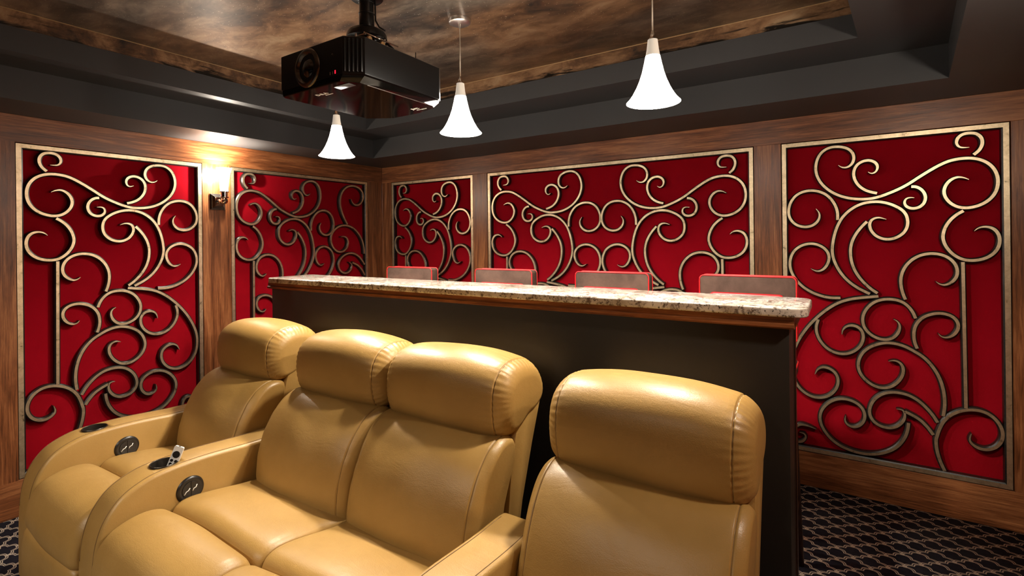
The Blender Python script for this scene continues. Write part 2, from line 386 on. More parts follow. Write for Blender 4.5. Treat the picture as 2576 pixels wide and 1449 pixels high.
TH = 0.045
wall_left = struct(box('wall_left', XL - 0.2, XL - TH, YF - 0.2, YB + 0.2, 0.0, ZS1, MT['darkwood']))
wall_back = struct(box('wall_back', XL - TH, XR + TH, YB + TH, YB + 0.2, 0.0, ZS1, MT['darkwood']))
wall_right = struct(box('wall_right', XR + TH, XR + 0.2, YF - 0.2, YB + 0.2, 0.0, ZS1, MT['darkwood']))
wall_front = struct(box('wall_front', XL - TH, XR + TH, YF - 0.2, YF, 0.0, ZS1, MT['charcoal']))
W = MT['wood']
# panel openings
L1, L2 = (0.825, 1.796), (1.992, 3.294)
B1, B2, B3 = (-3.664, -2.658), (-2.506, -0.439), (-0.288, 0.732)
# left wall boards
board('rail', XL - TH, XL, YF, YB - 0.0, PT, ZS1, W, wall_left)
board('rail', XL - TH, XL, YF, YB, 0.0, PB, W, wall_left)
for a, b in ((0.55, L1[0]), (L1[1], L2[0]), (L2[1], YB)): board('stile', XL - TH, XL, a, b, PB, PT, W, wall_left)
for k in range(8):
    a = YF + k * 0.50625; board('plank', XL - TH, XL - 0.002, a + 0.001, a + 0.505, PB, PT, W, wall_left, along=2)
# back wall boards
board('rail', XL, XR, YB, YB + TH, PT, ZS1, W, wall_back)
board('rail', XL, XR, YB, YB + TH, 0.0, PB, W, wall_back)
for a, b in ((XL, B1[0]), (B1[1], B2[0]), (B2[1], B3[0]), (B3[1], XR)): board('stile', a, b, YB, YB + TH, PB, PT, W, wall_back)
# right wall boards (beside the camera, out of view)
board('rail', XR, XR + TH, YF, YB, PT, ZS1, W, wall_right); board('rail', XR, XR + TH, YF, YB, 0.0, PB, W, wall_right)
for k in range(14):
    a = YF + k * 0.498; board('plank', XR + 0.002, XR + TH, a + 0.001, a + 0.497, PB, PT, W, wall_right, along=2)

PIV = Vector((XR, YB, 0)); PHI = -math.atan(SKEW)
def skewed(o):      # turn a thing of the side wall about the back corner, where that wall starts
    o.location = PIV + Matrix.Rotation(PHI, 3, 'Z') @ (o.location - PIV); o.rotation_euler.z += PHI; return o
skewed(wall_right)

# ================================================================== SCROLL PANELS
SCROLL = {
's1':[(0.11,0.063),(0.086,0.053),(0.075,0.039),(0.073,0.027),(0.08,0.016),(0.095,0.007),(0.114,0.004),(0.138,0.003),(0.161,0.006),(0.176,0.014),(0.182,0.025),(0.177,0.035),(0.165,0.041),(0.147,0.042),(0.127,0.042)],
's2':[(0.13,0.129),(0.152,0.122),(0.179,0.119),(0.207,0.126),(0.227,0.139),(0.238,0.156),(0.232,0.174),(0.212,0.19),(0.185,0.201),(0.154,0.206),(0.118,0.205),(0.078,0.198),(0.043,0.184),(0.022,0.166),(0.013,0.145),(0.015,0.124),(0.026,0.106),(0.045,0.091),(0.071,0.08),(0.103,0.073),(0.136,0.07),(0.173,0.071),(0.214,0.074),(0.256,0.085),(0.299,0.099),(0.343,0.114),(0.391,0.133),(0.429,0.144),(0.468,0.153),(0.513,0.163),(0.562,0.17),(0.612,0.17),(0.667,0.167),(0.72,0.158),(0.769,0.143),(0.811,0.122),(0.837,0.098),(0.847,0.074),(0.843,0.051),(0.827,0.028),(0.799,0.014),(0.763,0.006),(0.714,0.008),(0.674,0.016),(0.653,0.029),(0.645,0.045),(0.652,0.06),(0.669,0.07),(0.691,0.074),(0.713,0.071),(0.727,0.064)],
's3':[(0.537,0.154),(0.562,0.151),(0.595,0.144),(0.625,0.131),(0.645,0.113),(0.652,0.095),(0.647,0.078),(0.631,0.065),(0.605,0.057),(0.576,0.055),(0.551,0.06),(0.535,0.069),(0.531,0.08),(0.539,0.091),(0.555,0.096),(0.569,0.095),(0.579,0.09)],
's4':[(0.378,0.14),(0.357,0.14),(0.335,0.147),(0.318,0.16),(0.313,0.174),(0.321,0.189),(0.339,0.199),(0.364,0.203),(0.39,0.201),(0.407,0.193),(0.411,0.183),(0.404,0.173),(0.387,0.17),(0.364,0.172)],
's5':[(0.154,0.213),(0.178,0.22),(0.205,0.233),(0.225,0.249),(0.237,0.264),(0.243,0.282),(0.241,0.292),(0.231,0.31),(0.21,0.326),(0.186,0.338),(0.155,0.347),(0.122,0.348),(0.089,0.346),(0.057,0.339),(0.032,0.328),(0.015,0.313),(0.009,0.297),(0.011,0.282),(0.022,0.268),(0.039,0.26),(0.065,0.256),(0.087,0.258),(0.1,0.262),(0.111,0.268)],
's6':[(0.274,0.407),(0.258,0.415),(0.236,0.417),(0.216,0.412),(0.195,0.402),(0.183,0.39),(0.181,0.374),(0.189,0.358),(0.21,0.343),(0.238,0.334),(0.27,0.329),(0.306,0.329),(0.343,0.334),(0.376,0.345),(0.404,0.361),(0.423,0.381),(0.432,0.402),(0.43,0.424),(0.422,0.445),(0.41,0.461)],
's7':[(0.266,0.551),(0.257,0.559),(0.237,0.562),(0.217,0.559),(0.196,0.55),(0.182,0.537),(0.179,0.523),(0.188,0.51),(0.207,0.5),(0.235,0.495),(0.267,0.494),(0.299,0.499),(0.328,0.506),(0.35,0.518),(0.367,0.533),(0.374,0.55),(0.375,0.569),(0.368,0.587),(0.359,0.598)],
'bar':[(0.159,0.352),(0.153,0.749)],
's8':[(0.365,0.513),(0.375,0.496),(0.394,0.481),(0.419,0.469),(0.449,0.462),(0.451,0.465),(0.495,0.461),(0.536,0.466),(0.568,0.476),(0.595,0.493),(0.611,0.511),(0.615,0.528),(0.609,0.548),(0.587,0.564),(0.558,0.575),(0.525,0.581),(0.493,0.58),(0.466,0.573),(0.446,0.56),(0.436,0.545),(0.437,0.532),(0.449,0.523),(0.466,0.519)],
's9':[(0.249,0.779),(0.241,0.752),(0.242,0.729),(0.247,0.703),(0.26,0.677),(0.278,0.656),(0.304,0.635),(0.334,0.618),(0.375,0.606),(0.413,0.594),(0.415,0.595),(0.46,0.588),(0.505,0.588),(0.545,0.595),(0.587,0.607),(0.616,0.623),(0.634,0.643),(0.64,0.662),(0.634,0.681),(0.614,0.699),(0.585,0.712),(0.551,0.721),(0.519,0.722),(0.487,0.718),(0.459,0.706),(0.436,0.691),(0.423,0.673),(0.422,0.656),(0.433,0.644),(0.453,0.638),(0.472,0.638),(0.492,0.642)],
's10':[(0.536,0.455),(0.577,0.458),(0.627,0.462),(0.679,0.467),(0.727,0.477),(0.772,0.492),(0.817,0.512),(0.863,0.537),(0.906,0.565),(0.939,0.593),(0.968,0.625),(0.985,0.653),(0.99,0.678),(0.987,0.705),(0.976,0.73),(0.951,0.752),(0.916,0.768),(0.873,0.777),(0.83,0.776),(0.789,0.767),(0.76,0.751),(0.742,0.733),(0.738,0.714),(0.745,0.697),(0.768,0.685),(0.795,0.679),(0.823,0.679),(0.849,0.687),(0.862,0.705)],
's11':[(0.84,0.534),(0.854,0.556),(0.851,0.577),(0.834,0.599),(0.806,0.618),(0.769,0.63),(0.728,0.635),(0.689,0.632),(0.654,0.622),(0.627,0.607),(0.612,0.59),(0.609,0.57),(0.621,0.555),(0.643,0.546),(0.673,0.544),(0.699,0.55),(0.716,0.561),(0.718,0.575)],
's12':[(0.733,0.229),(0.731,0.206),(0.744,0.183),(0.769,0.161),(0.801,0.146),(0.843,0.137),(0.886,0.135),(0.929,0.14),(0.963,0.152),(0.987,0.172),(0.998,0.195),(0.994,0.216),(0.976,0.233),(0.946,0.245),(0.907,0.25),(0.869,0.247),(0.841,0.236),(0.825,0.221),(0.826,0.205),(0.846,0.193)],
's13':[(0.723,0.465),(0.777,0.467),(0.823,0.462),(0.87,0.453),(0.913,0.44),(0.953,0.42),(0.98,0.397),(0.994,0.373),(0.991,0.349),(0.974,0.327),(0.955,0.316),(0.921,0.304),(0.878,0.299),(0.835,0.303),(0.803,0.314),(0.782,0.329),(0.777,0.345),(0.786,0.363),(0.804,0.378),(0.829,0.386),(0.852,0.386),(0.877,0.378)],
's14':[(0.577,0.449),(0.636,0.434),(0.68,0.416),(0.715,0.395),(0.742,0.37),(0.759,0.345),(0.764,0.324),(0.761,0.304),(0.753,0.278),(0.738,0.25),(0.714,0.224),(0.684,0.206),(0.645,0.19),(0.603,0.181),(0.561,0.178),(0.521,0.179),(0.481,0.185),(0.445,0.195),(0.417,0.206),(0.401,0.219),(0.394,0.236),(0.397,0.255),(0.412,0.271),(0.443,0.284),(0.479,0.29),(0.515,0.288),(0.547,0.279),(0.57,0.263),(0.577,0.245),(0.569,0.232),(0.548,0.226),(0.526,0.224),(0.494,0.231)],
's15':[(0.587,0.236),(0.618,0.253),(0.644,0.273),(0.663,0.295),(0.673,0.32),(0.674,0.323),(0.668,0.353),(0.652,0.38),(0.628,0.402),(0.598,0.421),(0.569,0.436),(0.54,0.446)],
's16':[(0.273,0.799),(0.291,0.781),(0.32,0.762),(0.358,0.743),(0.399,0.731),(0.412,0.732),(0.457,0.728),(0.498,0.732),(0.534,0.742),(0.563,0.758),(0.581,0.777),(0.588,0.798),(0.578,0.816),(0.553,0.83),(0.521,0.835),(0.488,0.836),(0.457,0.829),(0.434,0.816),(0.42,0.803),(0.417,0.788),(0.423,0.778),(0.44,0.776),(0.457,0.777)],
's17':[(0.292,0.835),(0.316,0.816),(0.345,0.799),(0.379,0.789),(0.418,0.781)],
's18':[(0.402,0.812),(0.405,0.831),(0.414,0.851),(0.417,0.857),(0.44,0.877),(0.471,0.895),(0.511,0.909),(0.556,0.919),(0.606,0.924),(0.653,0.923),(0.696,0.919),(0.741,0.911),(0.777,0.898),(0.81,0.88),(0.833,0.857),(0.84,0.834),(0.83,0.812),(0.802,0.791),(0.766,0.776),(0.726,0.768),(0.682,0.768),(0.643,0.776),(0.617,0.789),(0.605,0.807),(0.61,0.825),(0.628,0.84),(0.654,0.849),(0.68,0.849),(0.702,0.842),(0.71,0.832),(0.703,0.818)],
's19':[(0.131,0.815),(0.142,0.83),(0.137,0.84),(0.117,0.849),(0.09,0.854),(0.061,0.852),(0.033,0.843),(0.014,0.828),(0.005,0.812),(0.007,0.795),(0.019,0.778),(0.04,0.763),(0.072,0.752),(0.108,0.749),(0.148,0.752),(0.189,0.761),(0.223,0.775),(0.251,0.794),(0.268,0.817),(0.276,0.838),(0.274,0.859),(0.266,0.88),(0.251,0.905),(0.235,0.925),(0.224,0.943),(0.213,0.973)],
's20':[(0.977,0.929),(0.972,0.907),(0.936,0.89),(0.904,0.891),(0.885,0.903),(0.877,0.918),(0.884,0.937),(0.912,0.955),(0.951,0.962),(0.981,0.957)],
}
SCROLL['s19'] = SCROLL['s19'][:20] + [(0.283, 0.845), (0.280, 0.875), (0.266, 0.905), (0.245, 0.930)]
S20_BACK = [(0.856, 0.938 / 1.073), (0.906, 0.867), (0.95, 0.864), (0.985, 0.885), (0.99, 0.91), (0.965, 0.927), (0.93, 0.921), (0.907, 0.904), (0.921, 0.892), (0.95, 0.893)]
TIPS = {'s1': 'e', 's2': 'se', 's3': 'e', 's4': 'e', 's5': 'e', 's6': 's', 's7': 's', 's8': 'e', 's9': 'e', 's10': 'e', 's11': 'e', 's12': 'e', 's13': 'e', 's14': 'e', 's16': 'e', 's18': 'e', 's19': 's', 's20': 'se', 'e1': 'e', 'e2': 'e', 'e3': 'e'}
FW = 0.034                       # frame face width
RECESS, BARD = 0.042, 0.036
def scroll(name, pts, to3, tips, parent, width=0.0258):
    Q = [Vector(pts[0])]
    for p in pts[1:-1]:
        if (Vector(p) - Q[-1]).length > 0.013: Q.append(Vector(p))
    Q.append(Vector(pts[-1]))
    for _ in range(1): Q = [Q[0]] + [Q[i] * 0.6 + (Q[i - 1] + Q[i + 1]) * 0.2 for i in range(1, len(Q) - 1)] + [Q[-1]]
    P = catmull(Q, 5) if len(Q) > 2 else [tuple(Q[0].lerp(Q[1], k / 6)) for k in range(7)]
    P = [Vector(p) for p in P]
    ln = [0]
    for i in range(len(P) - 1): ln.append(ln[-1] + (P[i + 1] - P[i]).length)
    tot = ln[-1]; m = len(P); vs, fs, ids = [], [], []
    c = 0.0058
    for i, p in enumerate(P):
        t = (P[min(m - 1, i + 1)] - P[max(0, i - 1)]).normalized(); n = Vector((-t.y, t.x))
        k = 1.0
        if 's' in tips: k = min(k, 0.12 + 0.88 * min(1, ln[i] / 0.085) ** 0.75)
        if 'e' in tips: k = min(k, 0.12 + 0.88 * min(1, (tot - ln[i]) / 0.085) ** 0.75)
        h = width / 2 * k; cc = c * k
        d0, d1 = -BARD, -0.003
        for o, d in ((-h, d0), (-h, d1 - cc), (-h + cc, d1), (h - cc, d1), (h, d1 - cc), (h, d0)):
            q = p + n * o; vs.append(to3(q.x, q.y, d))
    for i in range(m - 1):
        for k in range(6):
            a, b = i * 6 + k, i * 6 + (k + 1) % 6
            fs.append((a, b, b + 6, a + 6)); ids.append(0 if k == 2 else 1)
    fs += [tuple(range(6)), tuple(range((m - 1) * 6, m * 6))]; ids += [1, 1]
    return obj(name, vs, fs, [MT['gold'], MT['iron']], parent, None, True, ids, 0.5)
def scroll_panel(a0, a1, to3, label, halves, extra=None, skip=()):
    base = to3((a0 + a1) / 2, PB, -RECESS)
    t = thing('scroll_panel', base, label, 'wall panel', 'red wall panels with bronze scrollwork')
    g = 0.003
    def slab(name, pts, d0, d1, mat, ids=None):
        n = len(pts); vs = [to3(a, z, d) for d in (d0, d1) for a, z in pts]
        fs = [tuple(range(n)), tuple(range(n, 2 * n))] + [(i, (i + 1) % n, n + (i + 1) % n, n + i) for i in range(n)]
        return obj(name, vs, fs, mat, t, None, False, ids)
    slab('red_backing', [(a0 + g, PB + g), (a1 - g, PB + g), (a1 - g, PT - g), (a0 + g, PT - g)], -RECESS - 0.002, -RECESS + 0.001, MT['red'])
    # four mitred frame bars: gilded face, dark sides
    O = [(a0 + g, PB + g), (a1 - g, PB + g), (a1 - g, PT - g), (a0 + g, PT - g)]
    I = [(a0 + FW, PB + FW), (a1 - FW, PB + FW), (a1 - FW, PT - FW), (a0 + FW, PT - FW)]
    for k in range(4):
        n = (k + 1) % 4
        e = 0.0065
        def mid(p, q, f): return (p[0] + (q[0] - p[0]) * f, p[1] + (q[1] - p[1]) * f)
        f = e / (FW - g)
        ring_ = [O[k], O[n], I[n], I[k]]; fr = [mid(O[k], I[k], f * .3), mid(O[n], I[n], f * .3), mid(I[n], O[n], f), mid(I[k], O[k], f)]
        vs = [to3(*p, -RECESS) for p in ring_] + [to3(*p, -0.006) for p in ring_] + [to3(*p, -0.002) for p in fr]
        fs = [(0, 1, 2, 3), (8, 9, 10, 11)]; ids = [1, 0]
        for i in range(4):
            j = (i + 1) % 4; fs += [(i, j, 4 + j, 4 + i), (4 + i, 4 + j, 8 + j, 8 + i)]; ids += [1, 1]
        obj('frame_bar', vs, fs, [MT['gold'], MT['iron']], t, None, False, ids)
    z_top, zh = PT - FW, PT - PB - 2 * FW
    for (edge, w_, vs_, s20) in halves:
        for k, pts in SCROLL.items():
            if k in skip: continue
            if k == 's20': pts = s20
            if pts is None: continue
            Q = [(edge + u * w_, z_top - v * vs_ * zh) for u, v in pts]
            scroll('straight_bar' if k == 'bar' else 'scroll', Q, to3, TIPS.get(k, ''), t)
    for k, pts in (extra or {}).items(): scroll('scroll', pts, to3, TIPS.get(k, ''), t)
    return t
left3 = lambda a, z, d: (XL + d, a, z)
back3 = lambda a, z, d: (a, YB - d, z)
scroll_panel(*L1, left3, 'tall red felt panel with bronze scrollwork, wall sconce beyond it, sofa arm below', [(L1[0] + FW, L1[1] - L1[0] - 2 * FW, 1.0, SCROLL['s20'])])
EX2 = {'e1': [(3.055, 1.649), (3.019, 1.703), (2.989, 1.771), (2.974, 1.838), (2.98, 1.906), (3.012, 1.964), (3.065, 2.003), (3.129, 2.012), (3.194, 2.0), (3.238, 1.959), (3.248, 1.915), (3.231, 1.86), (3.186, 1.827), (3.137, 1.829), (3.11, 1.854), (3.1, 1.884)],
 'e2': [(3.25, 1.371), (3.246, 1.434), (3.226, 1.505), (3.177, 1.576), (3.113, 1.623), (3.039, 1.644), (2.967, 1.634), (2.911, 1.6), (2.875, 1.55), (2.87, 1.491), (2.894, 1.433), (2.943, 1.393), (3.004, 1.392), (3.052, 1.429), (3.068, 1.48), (3.053, 1.524), (3.017, 1.541), (2.98, 1.533)],
 'e3': [(3.251, 1.269), (3.196, 1.346), (3.131, 1.379), (3.067, 1.386), (3.004, 1.362), (2.962, 1.321), (2.946, 1.271), (2.966, 1.223), (3.012, 1.195), (3.064, 1.2), (3.102, 1.237), (3.108, 1.28), (3.066, 1.301)],
 'e4': [(3.108, 1.293), (3.173, 1.268), (3.222, 1.221), (3.251, 1.166)]}
scroll_panel(*L2, left3, 'red felt scrollwork panel between the wall sconce and the room corner', [(L2[0] + FW, 0.885, 1.075, None)], EX2)
scroll_panel(*B1, back3, 'narrow red scrollwork panel next to the room corner, behind the first bar stool', [(B1[0] + FW, B1[1] - B1[0] - 2 * FW, 1.073, S20_BACK)])
mid = (B2[0] + B2[1]) / 2
scroll_panel(*B2, back3, 'wide red panel with mirrored pair of scroll designs behind the bar stools', [(B2[0] + FW, mid - B2[0] - FW, 1.073, None), (B2[1] - FW, -(B2[1] - FW - mid), 1.073, None)])
scroll_panel(*B3, back3, 'tall red scrollwork panel past the open end of the bar, carpet below it', [(B3[1] - FW, -(B3[1] - B3[0] - 2 * FW), 1.073, S20_BACK)])

# ================================================================== BAR
ZT = 1.275
bx0, bx1, by0, by1 = -2.966, -0.078, 1.765, 2.085
bar = thing('bar_cabinet', (-1.53, 1.92, 0), 'long dark painted bar front under the granite top, behind the sofa row', 'bar')
box('front_panel', -2.938, -0.131, 1.792, 1.812, 0.0, 1.215, MT['black_paint'], bar, 0.001)
box('body', -2.936, -0.133, 1.812, 2.04, 0.0, 1.215, MT['black_paint'], bar, 0.001)
board('end_post', -0.137, -0.128, 2.005, 2.05, 0.0, 1.215, MT['darkwood'], bar)
prism('moulding', [(1.775, 1.245), (1.775, 1.226), (1.768, 1.222), (1.768, 1.213), (1.785, 1.206), (1.80, 1.206), (1.80, 1.245)], -2.953, -0.116, MT['wood'], bar)
prism('end_moulding', [(-0.135, 1.245), (-0.118, 1.245), (-0.118, 1.226), (-0.111, 1.222), (-0.111, 1.213), (-0.126, 1.206), (-0.135, 1.206)], 1.80, 2.05, MT['wood'], bar, axis='y')
def rrect(x0, x1, y0, y1, r, n=8):
    out = []
    for cx, cy, a in ((x1 - r, y1 - r, 0), (x0 + r, y1 - r, PI / 2), (x0 + r, y0 + r, PI), (x1 - r, y0 + r, 1.5 * PI)):
        out += [(cx + r * math.cos(a + k * PI / 2 / n), cy + r * math.sin(a + k * PI / 2 / n)) for k in range(n + 1)]
    return out
top = prism('bar_countertop', rrect(bx0, bx1, by0, by1, 0.045), 1.245, ZT, MT['granite'], None, 0.006, 3, 'z', True)
tag(top, 'polished speckled granite slab topping the dark bar', 'countertop')

# ================================================================== PENDANTS
PROF = [(0.0185, 0.239), (0.0225, 0.203), (0.027, 0.177)]
PROF2 = [(0.027, 0.177), (0.0325, 0.15), (0.0405, 0.115), (0.051, 0.083), (0.063, 0.055), (0.0765, 0.03), (0.089, 0.012), (0.1005, 0.0), (0.099, 0.001), (0.087, 0.0145), (0.0745, 0.032), (0.061, 0.057), (0.049, 0.085), (0.0385, 0.116), (0.030, 0.15), (0.0245, 0.178)]
PY = 1.90
def pendant(x, zb, label):
    t = thing('pendant_light', (x, PY, ZC), label, 'pendant lamp', 'three bell shaped pendants in a row over the bar')
    lathe('canopy', [(0.0, -0.022), (0.044, -0.022), (0.052, -0.017), (0.054, -0.008), (0.054, 0.0)], (x, PY, ZC), MT['nickel'], t)
    lathe('cord_grip', [(0.0, -0.045), (0.004, -0.045), (0.0055, -0.03), (0.0055, -0.02)], (x, PY, ZC), MT['nickel'], t, 16)
    tube('cord', [(x, PY, ZC - 0.03), (x, PY, zb + 0.262)], 0.0028, MT['cord'], t, 8)
    lathe('fitter', [(0.003, 0.275), (0.006, 0.272), (0.007, 0.262), (0.010, 0.258), (0.0105, 0.248), (0.015, 0.245), (0.015, 0.239), (0.0, 0.239)], (x, PY, zb), MT['chrome'], t, 24)
    lathe('shade_neck', [(0.0, 0.240)] + PROF, (x, PY, zb), MT['neck'], t, 48)
    lathe('shade', PROF2, (x, PY, zb), MT['shade'], t, 48)
    lathe('bulb', [(0.0, 0.062), (0.012, 0.066), (0.017, 0.08), (0.015, 0.10), (0.010, 0.115), (0.010, 0.14), (0.0, 0.14)], (x, PY, zb), MT['bulb'], t, 20)
    lamp('pendant_bulb', 'POINT', (x, PY, zb + 0.05), PENDANT_W, WARM, 0.03, t)
pendant(-2.446, 1.992, 'white bell glass pendant hanging behind the black projector')
pendant(-1.522, 2.012, 'white bell glass pendant with its round nickel canopy in view beside projector')
pendant(-0.585, 2.012, 'white bell glass pendant over the bar end farthest from the projector')

# ================================================================== SCONCES
def sconce(wx, sgn, y, label, group=None, pw=1.0):
    """wx: wall face, sgn: +1 the lamp stands out along +x"""
    z = 1.79
    t = thing('wall_sconce', (wx, y, z), label, 'wall lamp', group)
    X_ = lambda d: wx + sgn * d
    def pyramid(name, steps, mat):
        vs, fs = [], []
        for d, hw, hh in steps: vs += [(X_(d), y - hw, z - hh), (X_(d), y + hw, z - hh), (X_(d), y + hw, z + hh), (X_(d), y - hw, z + hh)]
        n = len(steps)
        for i in range(n - 1):
            for k in range(4): fs.append((i * 4 + k, i * 4 + (k + 1) % 4, i * 4 + 4 + (k + 1) % 4, i * 4 + 4 + k))
        fs += [(0, 1, 2, 3), tuple(range(4 * n - 4, 4 * n))]
        return obj(name, vs, fs, mat, t, None, False)
    pyramid('backplate', [(0.0, 0.054, 0.058), (0.010, 0.054, 0.058), (0.018, 0.044, 0.048), (0.024, 0.044, 0.048), (0.034, 0.028, 0.032)], MT['chrome'])
    pr = [(0.0, 0.0), (0.012, 0.0), (0.016, 0.012), (0.010, 0.02), (0.010, 0.05), (0.02, 0.06), (0.024, 0.072), (0.02, 0.084), (0.0, 0.094)]
    lathe('arm', [(r, sgn * (h + 0.03)) for r, h in pr], (wx, y, z + 0.002), MT['chrome'], t, 28, 'x')
    cx = X_(0.102); zb = z + 0.018
    lathe('cup', [(0.0, 0.0), (0.012, 0.0), (0.026, 0.006), (0.029, 0.010), (0.029, 0.014), (0.022, 0.016), (0.022, 0.044), (0.031, 0.046), (0.031, 0.052), (0.024, 0.054), (0.0, 0.054)], (cx, y, zb), MT['chrome'], t, 32)
    g = [(0.0255, 0.052), (0.026, 0.07), (0.0285, 0.105), (0.033, 0.145), (0.040, 0.185), (0.049, 0.215), (0.050, 0.220), (0.047, 0.220), (0.038, 0.188), (0.031, 0.148), (0.0265, 0.107), (0.024, 0.07), (0.0, 0.058)]
    lathe('glass_shade', g, (cx, y, zb), MT['sconce_glass'], t, 40)
    lamp('sconce_bulb', 'POINT', (cx, y, zb + 0.185), SCONCE_W * pw, WARM, 0.012, t)
    return t
sconce(XL, 1, 1.894, 'polished nickel wall sconce with flared white glass between two red panels')
# ================================================================== LAMPS BEHIND AND BESIDE THE CAMERA
# one lamp on the side wall (it brightens the soffit at the picture's edge) and a row over the front of the room
# (it lights the fronts of the seats and of the bar); the photograph shows their light but not the lamps
skewed(lamp('side_wall_lamp_offscreen', 'POINT', (XR - 0.102, 1.45, 1.99), SCONCE_W * 0.6, WARM, 0.04))
for nm, x in (('left', -2.7), ('middle', -1.6), ('right', -0.5)):
    lamp('front_ceiling_' + nm + '_offscreen', 'SPOT', (x, -1.5, ZC - 0.012), CAN_W, (1.0, 0.88, 0.73), 0.035, None, spot_size=math.radians(140), spot_blend=0.6)

# ================================================================== PROJECTOR
PZ0, PZ1 = 2.135, 2.315
px0, px1, py0, py1 = -2.06, -1.575, 1.305, 1.865
pj = thing('projector', (-1.82, 1.585, PZ0), 'large gloss black projector hung from the ceiling by a black pole', 'projector')
def plan(i, r=None):
    r = i if r is None else r
    c = 0.045
    return [(px0 + i + 0.012, py0 + i), (px1 - 0.065 - r * .6, py0 + i), (px1 - r, py0 + c + 0.012 + i), (px1 - r, py1 - 0.06 - i), (px1 - 0.02 - r, py1 - 0.03 - i), (px1 - 0.14 - r, py1 - i * .6), (px0 + 0.12 + i, py1 - i * .6), (px0 + i, py1 - 0.07 - i), (px0 + i, py0 + 0.012 + i)]
def loft_z(name, levels, mat, parent, angle=0.35):
    vs, fs = [], []; n = len(levels[0][1])
    for z, pl in levels: vs += [(x, y, z) for x, y in pl]
    for i in range(len(levels) - 1):
        for k in range(n): fs.append((i * n + k, i * n + (k + 1) % n, (i + 1) * n + (k + 1) % n, (i + 1) * n + k))
    fs += [tuple(range(n)), tuple(range((len(levels) - 1) * n, len(levels) * n))]
    return obj(name, vs, fs, mat, parent, None, True, None, angle)
loft_z('casing', [(PZ0 + 0.028, plan(0.0)), (PZ0 + 0.032, plan(-0.001)), (PZ1 - 0.006, plan(-0.001)), (PZ1, plan(0.006))], MT['satin'], pj)
loft_z('lower_cover', [(PZ0, plan(0.006, 0.036)), (PZ0 + 0.003, plan(0.003, 0.032)), (PZ0 + 0.022, plan(0.002, 0.006)), (PZ0 + 0.028, plan(0.002, 0.003))], MT['gloss'], pj)
def strip(name, p, q, wdt, mat, z):
    d = (Vector(q) - Vector(p)).normalized(); n = Vector((-d.y, d.x)) * wdt / 2; P, Q = Vector(p), Vector(q)
    c = [P - n, Q - n, Q + n, P + n]; vs = [(v.x, v.y, z) for v in c] + [(v.x, v.y, z + 0.004) for v in c]
    return obj(name, vs, [(0, 1, 2, 3), (4, 5, 6, 7), (0, 1, 5, 4), (1, 2, 6, 5), (2, 3, 7, 6), (3, 0, 4, 7)], mat, pj, None, False)
strip('chrome_strip', (px1 - 0.036, py0 + 0.10), (px1 - 0.036, py1 - 0.11), 0.0025, MT['nickel'], PZ0 - 0.0012)
# intake grille plate near the front edge

box('grille', px1 - 0.17, px1 - 0.075, py0 + 0.035, py0 + 0.075, PZ0 - 0.0012, PZ0 + 0.002, MT['satin'], pj, 0.0004)
# vertical vent slats on the chamfered front corner
for k in range(5):
    t_ = (k + 0.5) / 5; ax, ay = px1 - 0.062 + t_ * 0.060, py0 + 0.002 + t_ * 0.052
    box('vent_slat', ax - 0.004, ax + 0.003, ay - 0.006, ay + 0.004, PZ0 + 0.035, PZ1 - 0.012, MT['satin'], pj, 0.001)
lx, lz, ly = -1.862, 2.226, py0
ringp = lathe('lens_ring', [(0.082, 0.004), (0.082, -0.004), (0.077, -0.010), (0.066, -0.012), (0.060, -0.008), (0.054, 0.006), (0.050, 0.012)], (lx, ly, lz), MT['bronze_ring'], pj, 56, 'y')
lathe('lens_barrel', [(0.058, 0.0), (0.05, 0.010), (0.044, 0.012), (0.042, 0.003), (0.0, 0.003)], (lx, ly - 0.001, lz), MT['satin'], pj, 48, 'y')
lathe('lens', [(0.043, 0.004), (0.036, -0.003), (0.024, -0.009), (0.010, -0.012), (0.0, -0.0125)], (lx, ly - 0.001, lz), MT['lens'], pj, 40, 'y')
for k in range(2): box('indicator', -1.716 + k * 0.016, -1.714 + k * 0.016, py0 - 0.0015, py0 + 0.001, PZ0 + 0.034, PZ0 + 0.046, MT['silver'], pj)
box('power_light', -1.686, -1.681, py0 - 0.0018, py0 + 0.001, PZ0 + 0.034, PZ0 + 0.048, MT['led'], pj)
lathe('sensor', [(0.0, -0.003), (0.004, -0.002), (0.0055, 0.001)], (-1.70, py0, 2.25), MT['lens'], pj, 16, 'y')
for fx, fy in ((px1 - 0.08, py1 - 0.12), (px0 + 0.08, py1 - 0.12)):
    lathe('foot', [(0.0, 0.024), (0.016, 0.024), (0.018, 0.016), (0.012, 0.012), (0.012, 0.0)], (fx, fy, PZ1), MT['satin'], pj, 20)
box('antenna', px1 - 0.055, px1 - 0.052, py1 - 0.16, py1 - 0.157, PZ1 - 0.001, PZ1 + 0.05, MT['satin'], pj)
def text(body, size, loc, mat, parent, rot, name='lettering', bold=0.0, sx=1.0):
    c = bpy.data.curves.new(name, 'FONT'); c.body = body; c.size = size; c.extrude = 0.0004; c.offset = bold; c.align_x = 'LEFT'
    o = bpy.data.objects.new(name, c); col.objects.link(o)
    me = bpy.data.meshes.new_from_object(o); bpy.data.objects.remove(o)
    me.materials.clear(); me.materials.append(mat)
    o = bpy.data.objects.new(name, me); col.objects.link(o); o.parent = parent; o.location = Vector(loc) - wloc(parent); o.rotation_euler = rot; o.scale = (sx, 1, 1); return o
flip = (PI, 0, 0)
text('D-ILA', 0.026, (-1.905, 1.385, PZ0 - 0.001), MT['silver'], pj, flip, bold=0.0006, sx=1.1)
for k in range(7): box('small_mark', -1.868 + k * 0.0072, -1.863 + k * 0.0072, 1.394, 1.399, PZ0 - 0.001, PZ0 + 0.001, MT['silver'], pj)
text('JVC', 0.026, (-1.735, 1.795, PZ0 - 0.001), MT['silver'], pj, flip, bold=0.0006, sx=1.1)
